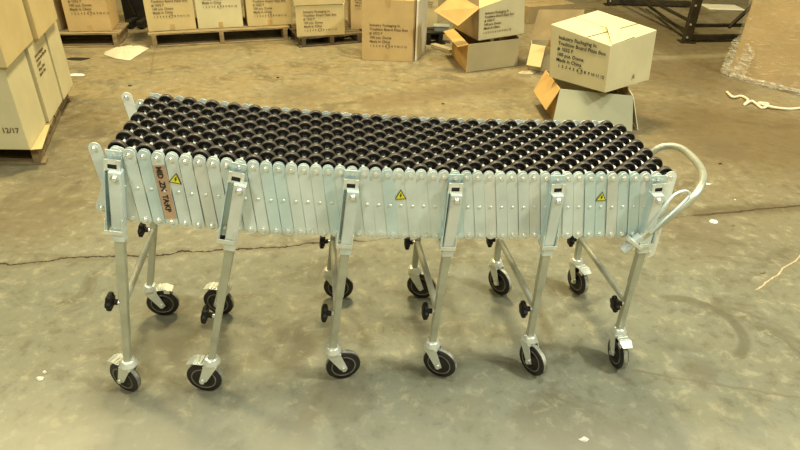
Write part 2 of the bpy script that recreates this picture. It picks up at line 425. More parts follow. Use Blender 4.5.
for k, (c, n) in enumerate(spots):
    rz = math.atan2(n.y, n.x) - PI / 2
    if k < 100: place('skate_wheel', WHEEL, conv, c, (0, 0, rz))
    else:
        m_ = Matrix.Translation(c) @ Matrix.Rotation(rz, 4, 'Z')
        rest.add([m_ @ v for v in wm.v], wm.f, True)
ro = rest.build('skate_wheels', WM, conv, kind='stuff'); two_tone(ro.data, NPF)

# casters: wheel centre pixel, trail angle, brake
WR = .066
FC = [((125.5, 376), 157, 1), ((205, 376), 176, 1), ((343, 364), 15, 0), ((440, 362), -22, 0), ((533, 359), -55, 0), ((618, 352), -82, 1)]
RC = [((163, 302), 8, 1), ((219, 301), 172, 1), ((338.5, 286), 2, 0), ((421.5, 285), -12, 0), ((500, 281), -50, 0), ((578, 280), -67, 1)]
def caster(c, ang, brake):
    c = V((c.x, c.y, WR)); a = math.radians(ang); d = V((math.cos(a), math.sin(a), 0)); s = V((-d.y, d.x, 0)); up = V((0, 0, 1))
    st = c - d * .036
    top = .158
    m_ = MB()
    for sg in (-1, 1):      # fork cheeks: tapered plates from swivel head to axle
        o = s * sg * .0215
        lp = [st - d * .022, st + d * .026, c + d * .014 - up * .004, c + d * .002 - up * .014, c - d * .014 - up * .004]
        z = [.132, .132, None, None, None]
        loop = []
        for q, zz in zip(lp, z):
            q = V(q)
            if zz: q.z = zz
            loop.append(q + o)
        m_.slab(loop, s * sg, .003)
    m_.box(V((st.x, st.y, .1335)) + d * .002, .025, .0245, .0025, d, s, up)
    fork = m_.build('caster', M['zinc_bright'], conv)
    h = MB(); h.lathe((st.x, st.y, 0), up, [(.001, .134), (.027, .134), (.031, .139), (.031, .146), (.025, .152), (.024, .160), (.019, .163), (.001, .163)], 20); h.build('swivel_head', M['zinc_bright'], fork)
    wv = MB(); k = .013
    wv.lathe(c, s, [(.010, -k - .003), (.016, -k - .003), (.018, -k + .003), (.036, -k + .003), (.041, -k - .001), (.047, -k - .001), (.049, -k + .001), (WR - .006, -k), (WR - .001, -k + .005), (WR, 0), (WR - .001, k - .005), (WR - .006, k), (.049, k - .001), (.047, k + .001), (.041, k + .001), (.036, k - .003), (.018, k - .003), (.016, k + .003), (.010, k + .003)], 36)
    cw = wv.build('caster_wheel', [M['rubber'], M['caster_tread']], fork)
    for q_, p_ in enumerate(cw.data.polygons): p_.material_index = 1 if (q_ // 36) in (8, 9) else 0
    rg = MB()
    for sg in (-1, 1): rg.lathe(c, s * sg, [(.0420, k + .0006), (.0425, k + .0016), (.0455, k + .0016), (.0460, k + .0006)], 36)
    rg.build('wheel_face_ring', M['wheelrim'], fork)
    ax_ = MB().cyl(c - s * .030, c + s * .030, .006, 10); ax_.cyl(c - s * .0265, c - s * .033, .0095, 6); ax_.cyl(c + s * .0265, c + s * .033, .0095, 6)
    ax_.build('axle_bolt', M['bolt'], fork)
    if brake:
        b_ = MB(); z0 = V((st.x, st.y, .140))
        b_.slab([z0 + d * .026 - s * .022, z0 + d * .026 + s * .022, z0 + d * .060 + s * .024 + up * .004, z0 + d * .060 - s * .024 + up * .004], up, .003)
        b_.slab([z0 + d * .060 - s * .024 + up * .004, z0 + d * .060 + s * .024 + up * .004, z0 + d * .088 + s * .019 - up * .008, z0 + d * .088 - s * .019 - up * .008], up, .003)
        b_.slab([z0 + d * .056 - s * .024 + up * .004, z0 + d * .078 - s * .024 + up * .001, z0 + d * .078 - s * .024 - up * .016, z0 + d * .056 - s * .024 - up * .012], s, .003)
        for q in (.036, .050): b_.box(z0 + d * q + up * .006, .004, .020, .003, d, s, up)
        b_.build('brake_pedal', M['zinc_bright'], fork)
    return st
def knob(c, dr, st=None):
    dr = V(dr).normalized()
    m_ = MB(); n = 42; prof = [(.008, 0), (.018, .001), (.028, .005), (.0295, .012), (.028, .019), (.019, .023), (.0001, .024)]
    q = dr.to_track_quat('Z', 'Y'); e1, e2 = q @ V((1, 0, 0)), q @ V((0, 1, 0)); vs = []
    for r, h in prof:
        for i in range(n):
            a = 2 * PI * i / n; k = 1 + (.13 * math.cos(6 * a) if r > .01 else 0); vs.append(c + dr * (h + .018) + (e1 * math.cos(a) + e2 * math.sin(a)) * r * k)
    fs = [(k * n + i, k * n + (i + 1) % n, k * n + n + (i + 1) % n, k * n + n + i) for k in range(len(prof) - 1) for i in range(n)]
    m_.add(vs, fs, True); m_.cyl(c + dr * .006, c + dr * .020, .010, 12)
    o = m_.build('clamp_knob', M['black'], conv)
    MB().cyl(c - dr * .004, c + dr * .008, .007, 10).build('threaded_stud', M['bolt'], o)
KN = [.36, .345, .315, .30, .285, .28]
for j in range(6):
    n = across(j * 9)
    t = V((n.y, -n.x, 0))
    crossp = []
    for side, (cp, ang, br) in ((-1, FC[j]), (1, RC[j])):
        c = G(cp[0], cp[1], WR); st = caster(c, ang, br)
        top = LEG[j] + (n * (WID + .026) if side > 0 else -n * .026)
        bot = V((st.x, st.y, .155)); piv = top - V((0, 0, .048)) + n * side * .008
        ax = (bot - piv).normalized(); out = n * side
        out = (out - ax * out.dot(ax)).normalized(); sd = ax.cross(out).normalized()
        if sd.x < 0: sd = -sd
        # outer channel hugging the link stack
        L_ = .262; m_ = MB()
        A = top + out * -.011 + V((0, 0, .012)); B = A + ax * L_
        m_.bar(A, B, .046, .0028, out)
        for sg in (-1, 1):
            o = sd * sg * .0225
            # flange, wider lower down
            m_.slab([A + o, A + ax * .055 + o, A + ax * .055 + out * .024 + o, B + out * .041 + o, B + o], sd * -sg, .0025)
        ch = m_.build('leg_channel', M['zinc2'] if side < 0 else M['zinc'], conv)
        f_ = MB()      # folded lug with the square opening
        F0 = A + ax * .022
        f_.bar(F0 + out * .014, F0 + ax * .014 + out * .018, .046, .003, out)
        f_.bar(F0 + ax * .028 + out * .020, F0 + ax * .034 + out * .020, .046, .003, out)
        for sg in (-1, 1): f_.bar(F0 + out * .018 + sd * sg * .018, F0 + ax * .034 + out * .020 + sd * sg * .018, .010, .003, out)
        f_.build('latch_plate', M['zinc_bright'], ch)
        MB().box(F0 + ax * .021 + out * .012, .014, .004, .008, sd, out, ax).build('opening_shade', M['dark'], ch)  # dark block standing in for the shade inside the lug opening
        bt = MB(); bt.lathe(piv + out * .014 + ax * .012, out, [(.0001, .004), (.011, .004), (.011, .006), (.0085, .0065), (.0085, .011), (.006, .013), (.0001, .013)], 14); bt.build('pivot_bolt', M['bolt'], ch)
        cl = MB()      # collar strap round the leg at the channel foot
        Bc = B - ax * .006
        for sg in (-1, 1): cl.bar(Bc + sd * sg * .0245 - out * .004, Bc + sd * sg * .0245 + out * .042, .014, .003, sd)
        cl.bar(Bc + out * .043 - sd * .026, Bc + out * .043 + sd * .026, .014, .003, out)
        for sg in (-1, 1): cl.bar(B - ax * .05 + sd * sg * .0245 + out * .038, Bc + sd * sg * .0245 + out * .041, .006, .003, sd)
        cl.build('collar', M['zinc_bright'], ch)
        # square leg, telescoping lower part
        lg = MB(); a = piv - ax * .004; mid = a + (bot - a) * .62
        MB().bar(a, a + ax * .237, .036, .033, out).build('upper_leg', M['zinc3'] if j % 2 else M['zinc'], conv)
        lg.bar(a + ax * .2, mid, .0275, .0275, out); lg.bar(mid - ax * .01, bot + ax * .01, .024, .024, out)
        lg.build('leg', M['zinc_leg'], conv)
        tt = (bot.z - (KN[j] + ((.06, .05)[side > 0] if j == 0 else .04 if j == 1 and side > 0 else (.01, -.012)[side > 0]))) / (bot.z - piv.z); kc = bot + (piv - bot) * tt
        kd = -sd
        knob(kc + kd * .014, kd)
        crossp.append(kc - ax * .004)
    a, b2 = crossp; d = (b2 - a).normalized()
    MB().cyl(a + d * .010, b2 - d * .010, .0125, 14).build('crossbar', M['zinc_leg'], conv)

# handle hoop at the right end
def smooth_path(pts, k=8):
    out = []
    for i in range(len(pts) - 1):
        p0 = pts[max(i - 1, 0)]; p3 = pts[min(i + 2, len(pts) - 1)]
        for s in range(k): out.append(cr_(p0, pts[i], pts[i + 1], p3, s / k))
    out.append(pts[-1]); return out
hp = [Y(624, 249, 1.745), Y(660, 224, 1.75), Y(685, 204, 1.77), Y(698, 191, 1.80), Y(703, 178, 1.87), Y(700, 167, 1.98), Y(690, 155, 2.11), Y(680, 148, 2.19), Y(668, 146, 2.235), Y(655, 150, 2.25), Y(640, 166, 2.25), Y(625, 182, 2.25)]
hnd = MB().tube(smooth_path(hp, 7), .0135, 14).build('push_handle', M['zinc_leg'], conv)
hi = [Y(648, 228, 1.735), Y(660, 212, 1.735), Y(670, 199, 1.745), Y(677, 193, 1.76), Y(686, 191, 1.775), Y(689, 195, 1.775), Y(682, 204, 1.76), Y(665, 219, 1.74), Y(650, 233, 1.735)]
MB().tube(smooth_path(hi, 6), .005, 10).build('latch_loop', M['zinc'], hnd)
cl = MB(); a, b2 = Y(623, 250, 1.745), Y(641, 236, 1.747); cl.cyl(a, b2, .0165, 16); cl.build('handle_sleeve', M['zinc'], hnd)
cl = MB(); a, b2 = Y(628, 238, 1.742), Y(640, 247, 1.742); cl.bar(a, b2, .012, .030, V((0, 1, 0))); cl.build('handle_clamp', M['zinc_bright'], hnd)

# labels on the links
def on_link(i, frac):
    a, b2 = link_ends(i); n = across(i); stag = -.0022 if i % 2 else 0.
    d = (b2 - a); return a + d * frac - n * (.0115 - stag), d.normalized(), n
for px in (179, 400, 599):
    best = min(range(46), key=lambda i: abs(((path(i) + link_ends(i)[1]) / 2 - Y(px, 190, path(i).y)).x))
    c, d, n = on_link(best, .30 if px < 200 else .33); t = V((n.y, -n.x, 0)); up = V((0, 0, 1))
    rot = -.25 if px < 200 else .0
    tx = (t * math.cos(rot) + up * math.sin(rot)); tu = (up * math.cos(rot) - t * math.sin(rot))
    def tri(s_, off, c=c, tx=tx, tu=tu, n=n):
        return [c - tx * .017 * s_ - tu * .011 * s_ - n * off, c + tx * .017 * s_ - tu * .011 * s_ - n * off, c + tu * .021 * s_ - n * off]
    s_ = MB(); s_.slab(tri(1.08, 0), -n, .0004); sg = s_.build('warning_sticker', M['blackink'], conv)
    s_ = MB(); s_.slab(tri(.86, .0005), -n, .0003); s_.build('sticker_face', M['yellow'], sg)
    s_ = MB(); s_.slab([c + tx * .001 + tu * .011 - n * .001, c - tx * .004 + tu * .001 - n * .001, c - tx * .0005 + tu * .001 - n * .001, c - tx * .001 - tu * .007 - n * .001, c + tx * .0045 + tu * .003 - n * .001, c + tx * .001 + tu * .003 - n * .001, c + tx * .003 + tu * .011 - n * .001], -n, .0003); s_.build('sticker_mark', M['blackink'], sg)
i = min(range(46), key=lambda i: abs((path(i) - Y(162, 150, path(i).y)).x))
a, b2 = link_ends(i); n = across(i); stag = -.0022 if i % 2 else 0.; d = (b2 - a).normalized(); t = d.cross(n).normalized()
if t.x < 0: t = -t
o = -n * (.0098 - stag)
lb = MB(); lb.slab([a + d * .022 - t * .0165 + o, a + d * .022 + t * .0165 + o, b2 - d * .012 + t * .0165 + o, b2 - d * .012 - t * .0165 + o], -n, .0005)
lbo = lb.build('paper_label', M['paper'], conv)
put_text('MID .ZN  TA:KP', .022, a + d * .026 - t * .009 + o - n * .0008, d, t, lbo, M['ink_dk'], bold=.0008)

# ------------------------------------------------------------------ cartons
TXT = 'Industry Packaging In.\nTradition Board Pizza Box\n# 1032 F\n100 pcs. Dome\nMade in China'
NUM = '1  2  3  4  5  6  7  8  9 10 11 12'
def carton_faces(P, z1):
    return [V(p) for p in P], [V((p[0], p[1], z1)) for p in P]
def carton(P, z0, z1, mat, label, group=None, text=0, tsz=None, tape=True, tops=None, seam='x', name='carton', ttop=.12, mark='8', ink=None, crop=None):
    """P: 4 plan corners, order front-left, front-right, back-right, back-left"""
    bot = [V((p[0], p[1], z0)) for p in P]; top = tops or [V((p[0], p[1], z1)) for p in P]
    cen = sum(bot, V()) / 4
    root = thing(name, label, 'carton', (cen.x, cen.y, min(b_.z for b_ in bot)), group)
    MB().hexa(bot + top).build('carton_body', mat, root, bevel=.004)
    up = (top[0] - bot[0]).normalized()
    # flap seam and tape along the top, tape turned down the front
    nn = (top[1] - top[0]).cross(top[3] - top[0]).normalized()
    if seam == 'x': s0, s1, e0, e1 = (top[0] + top[3]) / 2, (top[1] + top[2]) / 2, top[0], top[3]
    else: s0, s1 = (top[0] + top[1]) / 2, (top[3] + top[2]) / 2
    sm = MB(); dd = (s1 - s0).normalized(); sd = nn.cross(dd)
    sm.slab([s0 - sd * .002 + nn * .0005, s1 - sd * .002 + nn * .0005, s1 + sd * .002 + nn * .0005, s0 + sd * .002 + nn * .0005], nn, .0008)
    sm.build('flap_seam', M['ink'], root)
    if tape:
        tp = MB(); tp.slab([s0 - sd * .024 + nn * .0014, s1 - sd * .024 + nn * .0014, s1 + sd * .024 + nn * .0014, s0 + sd * .024 + nn * .0014], nn, .0006)
        if seam == 'y':
            fo = (bot[1] - bot[0]).normalized().cross(up).normalized(); fd = -up
            xx = (top[1] - top[0]).normalized()
            t2 = MB(); t2.slab([s0 - xx * .024 + fo * .0008, s0 + xx * .024 + fo * .0008, s0 + xx * .024 + fd * .07 + fo * .0008, s0 - xx * .024 + fd * .07 + fo * .0008], fo, .0005)
            b0 = (bot[0] + bot[1]) / 2
            t2.build('packing_tape', M['tape'], root); t2 = MB(); t2.slab([b0 - xx * .022 + fo * .0008, b0 + xx * .022 + fo * .0008, b0 + xx * .022 - fd * .06 + fo * .0008, b0 - xx * .022 - fd * .06 + fo * .0008], fo, .0005); t2.build('packing_tape', M['tape'], root)
        tp.build('packing_tape', M['tape'], root)
    if text:
        if text == 1: a, b_, c_ = bot[0], bot[1], top[0]
        elif text == 2: a, b_, c_ = bot[1], bot[2], top[1]
        xd = (b_ - a).normalized(); u2 = (c_ - a); hh = u2.length; u2 = u2.normalized(); no = xd.cross(u2).normalized()
        ww = (b_ - a).length; ts = tsz or ww * .072
        st = a + u2 * (hh * (1 - ttop) - ts) + xd * ww * .15 + no * .0022
        put_text(TXT, ts, st, xd, u2, root, ink, spacing=1.12, bold=ts * .012)
        n2 = st - u2 * ts * (5 * 1.12 + .05) + xd * ts * .1
        put_text(NUM, ts * .82, n2, xd, u2, root, ink, name='printed_numbers', bold=ts * .012)
        rc = n2 + xd * ts * 5.15 + u2 * ts * .27; rg = MB()
        k = 18
        for q in range(k):
            a0, a1 = 2 * PI * q / k, 2 * PI * (q + 1) / k
            f0, f1 = xd * math.cos(a0) + u2 * math.sin(a0), xd * math.cos(a1) + u2 * math.sin(a1)
            rg.slab([rc + f0 * ts * .52, rc + f1 * ts * .52, rc + f1 * ts * .60, rc + f0 * ts * .60], no, .0006)
        rg.build('printed_ring', ink or M['ink'], root)
    return root
def rect(fl, fr, depth):
    """plan corners from two front corners"""
    fl, fr = V((fl[0], fl[1], 0)), V((fr[0], fr[1], 0)); d = (fr - fl).normalized(); n = V((-d.y, d.x, 0))
    return [fl, fr, fr + n * depth, fl + n * depth]
def pallet(P, h, label, deck=7, group=None, mat=None, ns=3):
    mat = mat or M['wood']
    P = [V((p[0], p[1], 0)) for p in P]; cen = sum(P, V()) / 4
    root = thing('wooden_pallet', label, 'pallet', (cen.x, cen.y, 0), group)
    X = (P[1] - P[0]); W_ = X.length; X = X.normalized(); D = (P[3] - P[0]); Dl = D.length; D = D.normalized()
    up = V((0, 0, 1)); t = .015
    for k in range(deck):
        c = P[0] + D * (Dl * (k + .5) / deck) + X * W_ / 2 + up * (h - t / 2)
        MB().box(c, W_ / 2, Dl / deck * .40, t / 2, X, D, up).build('deck_board', mat, root)
    for k in range(ns):
        c = P[0] + X * (.05 + (W_ - .10) * k / (ns - 1)) + D * Dl / 2
        MB().box(c + up * (h - t - (h - 2 * t) / 2), .021, Dl / 2 * .995, (h - 2 * t) / 2 - .0005, X, D, up).build('stringer', mat, root)
    for k in (0, 1):
        c = P[0] + D * (.05 + (Dl - .1) * k) + X * W_ / 2 + up * t / 2
        MB().box(c, W_ / 2, .048, t / 2 - .0005, X, D, up).build('bottom_board', mat, root)
    return root
def xy(v): return (v.x, v.y)
def lerp2(a, b_, t): return (a[0] + (b_[0] - a[0]) * t, a[1] + (b_[1] - a[1]) * t)

# --- back row, pallet A
pA = rect(xy(G(36, 34, .14)), xy(G(119, 33, .14)), .44)
pallet(pA, .14, 'wooden pallet under the leftmost carton of the back row', ns=2)
c = rect(xy(G(69, 32, .14)), xy(G(112, 31, .14)), .42)
carton(c, .14, .66, M['card'], 'tall printed carton on the leftmost back pallet, beside the dark gap', None, 1, .033, ttop=.26, seam='y')
c2 = rect((c[0].x - .50, c[0].y + .05), (c[0].x - .10, c[0].y + .05), .42)
carton(c2, .14, .60, M['card_in'], 'brown carton partly hidden behind the near left stack', None, 0)
# --- pallet B with three cartons
q0, q1 = G(148, 36, .12), G(290, 28.7, .12)
pB = rect(xy(q0), xy(q1), .70)
pallet(pB, .135, 'long wooden pallet under the three cartons of the back row')
Bs = [((148, 32), (196, 29), 'printed carton left of three on the long back pallet', .26), ((198, 29), (243, 27), 'printed carton in the middle of the long back pallet', .10), ((247.5, 26.5), (292, 24.5), 'printed carton at right end of the long back pallet', .34)]
for (a, b_, lab, tt) in Bs:
    c = rect(xy(G(*a, .14) + V((0, .02, 0))), xy(G(*b_, .14) + V((0, .02, 0))), .40 if 'right end' not in lab else .30)
    carton(c, .1352, .60, M['card_lt'] if 'middle' not in lab else M['card_pale'], lab, None, 1, .032, ttop=tt, seam='y')
# --- pallet C
q0, q1 = G(299, 38, .10), G(364, 33, .10)
pC = rect(xy(q0), xy(q1), .62); pallet(pC, .10, 'dark-gapped wooden pallet under the low printed carton', 6, mat=M['wood_dk'])
c = rect(xy(G(297, 37, .1)), xy(G(345, 34.5, .1)), .40)
c[2] = c[1] + V((-.02, .24, 0)); c[3] = c[0] + V((-.02, .24, 0))
carton(c, .1002, .40, M['card_lt'], 'low printed carton at the pallet corner with another carton on top', None, 1, .032, ttop=.12)
c_ = [V((p.x - .012, p.y - .01, 0)) for p in c]
carton(c_, .4042, .74, M['card_lt'], 'carton stacked on the low printed carton, cut off by the top of the frame', None, 0)
c = rect(xy(G(346, 30, .12) + V((.04, .12, 0))), xy(G(374, 30, .12) + V((.06, .14, 0))), .35)
carton(c, .1002, .52, M['card'], 'printed carton set back between the low carton and the free standing one', None, 1, .026, ttop=.1)
# --- free standing carton E
eF = rect(xy(G(362, 60)), xy(G(412, 62)), .38); eF[2] = eF[1] + V((.10, .37, 0)); eF[3] = eF[0] + V((.09, .37, 0))
carton(eF, 0.0005, .57, M['card'], 'tall printed carton standing directly on the concrete, away from pallets', None, 1, .034, ttop=.37, seam='y')
s_ = MB(); e1, e2 = G(418, 56), G(420, 53)
xx = (eF[1] - eF[0]).normalized(); yy = (eF[2] - eF[1]).normalized()
s_.box(eF[1] + xx * .022 + yy * .24 + V((0, 0, .28)), .008, .19, .28, xx, yy)
tag(s_.build('white_board', M['foam'], None, V((eF[1].x, eF[1].y, 0))), 'thin pale board standing upright against the side of the free standing carton', 'board')
# --- F, behind
pF = rect(xy(G(412, 34, .12)), xy(G(446, 33, .12)), .8)
pallet(pF, .12, 'dark wooden pallet behind the free standing carton', 5, mat=M['dark'])
c = rect(xy(G(417, 28, .1202)), xy(G(437, 27, .1202)), .35)
carton(c, .1202, .56, M['card_lt'], 'printed carton half hidden behind the free standing carton', None, 1, .022, ttop=.2)
s_ = MB(); a = G(435, 33, .12); a.z = 0; s_.box(a + V((.07, .10, .1455)), .075, .05, .025); s_.box(a + V((.07, .10, .1765)), .085, .06, .006)
tag(s_.build('plastic_tub', M['greytote'], None, V((a.x, a.y, .1205)), bevel=.006), 'small grey plastic tub in the shadow left of the open cartons', 'tub')
s_ = MB(); a, b_ = G(433, 45, .02), G(452, 51, .02); s_.bar(a, b_, .07, .035, V((0, 0, 1)))
tag(s_.build('wood_block', M['wood_lt'], None, V((a.x, a.y, 0))), 'short pale wood block lying on the floor left of the open carton', 'wood block')

# --- dark machine in the gap between pallets A and B
a = G(131, 26, .0); a.y = 6.86; a.x = -2.97
mch = thing('pallet_truck', 'dark machine frame standing in the gap between the two left back pallets', 'machine', (a.x, a.y, 0))
MB().box((a.x, a.y + .12, .5), .19, .10, .495).build('machine_body', M['dark'], mch, bevel=.02)
MB().box((a.x - .06, a.y - .08, .05), .035, .10, .04).build('fork_arm', M['dark'], mch, bevel=.01)
MB().box((a.x + .06, a.y - .08, .05), .035, .10, .04).build('fork_arm', M['dark'], mch, bevel=.01)
MB().tube([(a.x - .05, a.y - .0, .12), (a.x - .10, a.y - .02, .35), (a.x - .02, a.y - .01, .6)], .012).build('hose', M['rubber'], mch)

# --- the pair of open cartons G (lower) with tilted one on top
def panel(mb, loop, nrm, t=.006): mb.slab(loop, nrm, t)
def open_carton(P, z0, z1, mats, label, flaps, name='open_carton', group=None):
    P = [V((p[0], p[1], 0)) for p in P]; cen = sum(P, V()) / 4
    root = thing(name, label, 'carton', (cen.x, cen.y, z0), group)
    B = [V((p.x, p.y, z0)) for p in P]; T = [V((p.x, p.y, z1)) for p in P]
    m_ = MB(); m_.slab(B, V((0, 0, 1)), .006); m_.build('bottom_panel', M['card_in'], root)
    for k in range(4):
        a, b_ = k, (k + 1) % 4
        nin = V((0, 0, 1)).cross(B[b_] - B[a]).normalized()
        MB().slab([B[a], B[b_], T[b_], T[a]], nin, .006).build('side_panel', mats[k], root)
    for (k, lo, ins, mat) in flaps:   # edge k, vector of flap, inset, material
        a, b_ = T[k], T[(k + 1) % 4]; e = (b_ - a).normalized(); lo = V(lo)
        nr = e.cross(lo).normalized()
        MB().slab([a + e * .002, b_ - e * .002, b_ - e * ins + lo, a + e * ins + lo], nr, .005).build('flap', mat, root)
    return root
g0, g1, g2 = G(466, 73), G(517, 66), G(447, 50)
gP = [g0, g1, g1 + (g2 - g0) * .75, g0 + (g2 - g0) * .75]
open_carton(gP, .0005, .262, [M['card_mid'], M['card_lt'], M['card'], M['card_or']], 'low open carton on the floor carrying a tilted printed carton',
            [(3, (-.10, -.02, -.02), .01, M['card_or'])])
# upper tilted carton H, from image corners at real depth
yy_ = g0.y + .05
h0, h1, h2, h3 = Y(478, 41, yy_ + .03), Y(524, 34, g1.y + .05), Y(525, -8, g1.y + .03), Y(479, 9, yy_)
bk = V((-.20, .48, .0))
root = thing('tilted_open_carton', 'open printed carton resting tilted on the low open carton, orange flap hanging out', 'carton', xy(h0) + (h0.z,))
bt = [h0, h1, h1 + bk, h0 + bk]; tp = [h3, h2, h2 + bk, h3 + bk]
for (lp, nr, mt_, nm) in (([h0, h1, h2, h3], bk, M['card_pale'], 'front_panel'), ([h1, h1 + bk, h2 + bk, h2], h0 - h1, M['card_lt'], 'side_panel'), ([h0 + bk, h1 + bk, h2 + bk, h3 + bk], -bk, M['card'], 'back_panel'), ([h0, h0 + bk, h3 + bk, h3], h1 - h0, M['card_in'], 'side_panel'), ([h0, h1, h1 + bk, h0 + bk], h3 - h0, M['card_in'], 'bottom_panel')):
    MB().slab(lp, nr, .006).build(nm, mt_, root)
fl = MB(); f0, f1, f2, f3 = Y(480, 8, yy_ - .005), Y(458, 26, yy_ - .05), Y(434, 11, yy_ + .02), Y(455, -6, yy_ + .10)
fl.slab([f0, f1, f2, f3], V((0, 1, .4)), .005); fl.build('flap', M['card_or'], root, label='bright orange flap hanging over the left edge')
fl = MB(); fl.slab([h3, h2, h2 + V((-.02, .12, .10)), h3 + V((.0, .12, .10))], V((0, -1, 1)), .005); fl.build('flap', M['card_lt'], root)
xd = (h1 - h0).normalized(); u2 = (h3 - h0); u2 = (u2 - xd * u2.dot(xd)).normalized(); no = xd.cross(u2)
ts = .030; stp = h3 + xd * .07 - u2 * (.055) - bk.normalized() * .003 + no * .002
put_text(TXT, ts, stp, xd, u2, root, spacing=1.12, bold=.0004)
put_text(NUM, ts * .8, stp - u2 * ts * 5.8, xd, u2, root, name='printed_numbers', bold=.0004)

# --- I : open carton behind the big one, with raised brown flap
iP = [V((1.15, 5.68, 0)), V((1.40, 5.45, 0)), V((1.68, 5.76, 0)), V((1.19, 5.80, 0))]
iP = [V((1.17, 5.66, 0)), V((1.42, 5.52, 0)), V((1.66, 5.76, 0)), V((1.19, 5.80, 0))]
I = open_carton(iP, .0005, .24, [M['card_mid'], M['card_lt'], M['card_mid'], M['card']], 'open carton behind the large closed carton, its rear flap standing up brown', [])
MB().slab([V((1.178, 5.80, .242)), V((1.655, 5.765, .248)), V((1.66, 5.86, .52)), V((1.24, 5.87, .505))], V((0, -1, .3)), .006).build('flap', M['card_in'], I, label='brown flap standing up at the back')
MB().slab([V((1.168, 5.655, .241)), V((1.29, 5.59, .241)), V((1.25, 5.50, .07)), V((1.13, 5.56, .07))], V((0, -1, .5)), .005).build('flap', M['card_lt'], I)
MB().slab([V((1.295, 5.585, .241)), V((1.415, 5.52, .241)), V((1.38, 5.43, .33)), V((1.30, 5.46, .36))], V((0, -1, .5)), .005).build('flap', M['card_or'], I)
# --- J : big closed carton resting tilted on K
zb = .30
jb = [G(549, 77, zb), G(605, 93, zb), G(649, 80, zb)]; jb = [jb[0], jb[1], jb[2], jb[0] + jb[2] - jb[1]]
jt = [Y(551, 24, jb[0].y), Y(611, 46, jb[1].y), Y(657, 30, jb[2].y)]; jt = [jt[0], jt[1], jt[2], jt[0] + jt[2] - jt[1]]
J = carton([xy(v) for v in jb], zb, .62, M['card_pale'], 'large pale closed carton sitting askew on top of the grey-flapped open carton', None, 1, .036, tops=jt, ttop=.14, tape=False, ink=M['ink_dk'])
fg = MB(); c0 = (jt[0] + jt[3]) / 2; c1 = (jt[1] + jt[2]) / 2; cc = (c0 + c1) / 2; nn = V((0, 0, 1))
fg.slab([cc + nn * .040, c1 + nn * .006, jt[1] + (jt[2] - jt[1]) * .02 + nn * .002], nn, .004); fg.build('top_flap', M['card_pale'], J)
sm = MB(); b0 = jt[0] + (jt[1] - jt[0]) * .62; b1 = jt[3] + (jt[2] - jt[3]) * .70; dd = (b1 - b0).normalized(); sd = nn.cross(dd)
sm.slab([b0 - sd * .003 + nn * .003, b1 - sd * .003 + nn * .003, b1 + sd * .003 + nn * .003, b0 + sd * .003 + nn * .003], nn, .001); sm.build('flap_crease', M['ink'], J)
# small triangle print on right face
tc_ = jb[1] + (jb[2] - jb[1]) * .55 + V((0, 0, .05)); xd = (jb[2] - jb[1]).normalized(); no = xd.cross(V((0, 0, 1)))
put_text('A', .05, tc_ + no * .0015, xd, V((0, 0, 1)), J, name='printed_mark')
# --- K : open carton below with greyish front flap
kt = .262
k0, k1 = G(560, 89, kt), G(633, 96, kt); k0.z = k1.z = 0
kP = [k0, k1, k1 + V((.05, .46, 0)), k0 + V((-.02, .46, 0))]
K = open_carton(kP, .0005, kt, [M['card_grey'], M['card_lt'], M['card_grey'], M['card_or']], 'open carton on the floor under the large pale carton, grey flap towards the conveyor',
            [(3, (-.09, -.06, -.15), .02, M['card_or'])])
T0, T1 = V((kP[0].x, kP[0].y, kt)), V((kP[1].x, kP[1].y, kt))
MB().slab([T0, T1, V((T1.x + .015, T1.y - .10, .03)), V((T0.x - .04, T0.y - .10, .03))], V((0, -1, .3)), .005).build('flap', M['card_grey'], K, label='wide grey-green front flap folded down outwards')
e0, e1 = T1, V((kP[2].x, kP[2].y, kt))
MB().slab([e0, e1, e1 + V((.085, 0, -.25)), e0 + V((.085, -.02, -.25))], V((1, 0, 0)), .005).build('flap', M['foam'], K, label='pale flap hanging down at the right')
# --- low cartons behind, at the very top of the frame
c = rect(xy(G(527, 24)), xy(G(572, 20)), .5); carton(c, .0005, .20, M['card_in'], 'low brown carton at the back, behind the raised brown flap', None, 0)

# --- left foreground stack
ls = thing
pl = [G(-70, 168), G(46, 165), G(73, 98)]; d_ = (pl[2] - pl[1]); x_ = V((-1.1, -.02, 0))
pL = [pl[1] + x_, pl[1], pl[2], pl[2] + x_]
pallet(pL, .12, 'wooden pallet on the left under the near carton stack', 7)
fr = G(30, 149, .13); dirn = V((-.285, 1.0, 0)).normalized(); lx = V((-1, -.04, 0)).normalized()
def stk(s0, w, z0, z1, dep, mat, lab, sx=0., **k):
    a = V((fr.x, fr.y, 0)) + dirn * s0 + V((sx, 0, 0)); b_ = a + dirn * w
    return carton([xy(a + lx * dep), xy(a), xy(b_), xy(b_ + lx * dep)], z0, z1, mat, lab, None, **k)
L1 = stk(.00, .43, .1232, .63, .42, M['card_pale'], 'nearest lower carton of the left stack, with 12/17 printed low on its front', sx=.0, tape=False)
stk(.455, .42, .1205, .63, .42, M['card_pale'], 'second lower carton of the left stack, with printed lines on its side', sx=.018)
stk(.90, .35, .1205, .63, .42, M['card_pale'], 'farthest lower carton of the left stack', sx=.025)
stk(.00, .43, .1205, .63, .42, M['card_pale'], 'outer lower carton of the left stack, at the frame edge', sx=-.47)
stk(-.02, .60, .6322, 1.14, .46, M['card_lt'], 'near upper carton of the left stack, resting across two below', sx=.03)
stk(.60, .58, .6322, 1.10, .46, M['card_lt'], 'far upper carton of the left stack', sx=.06)
a = V((fr.x, fr.y, 0)); fx = -lx
put_text('N N: 12/17', .045, a + lx * .235 + V((0, 0, .235)) + V((0, -.0025, 0)), fx, V((0, 0, 1)), L1, bold=.0006)
a2 = a + dirn * .455 + V((.018, 0, 0)); L2 = [o for o in COL.objects if o.get('label', '').startswith('second lower carton')][0]
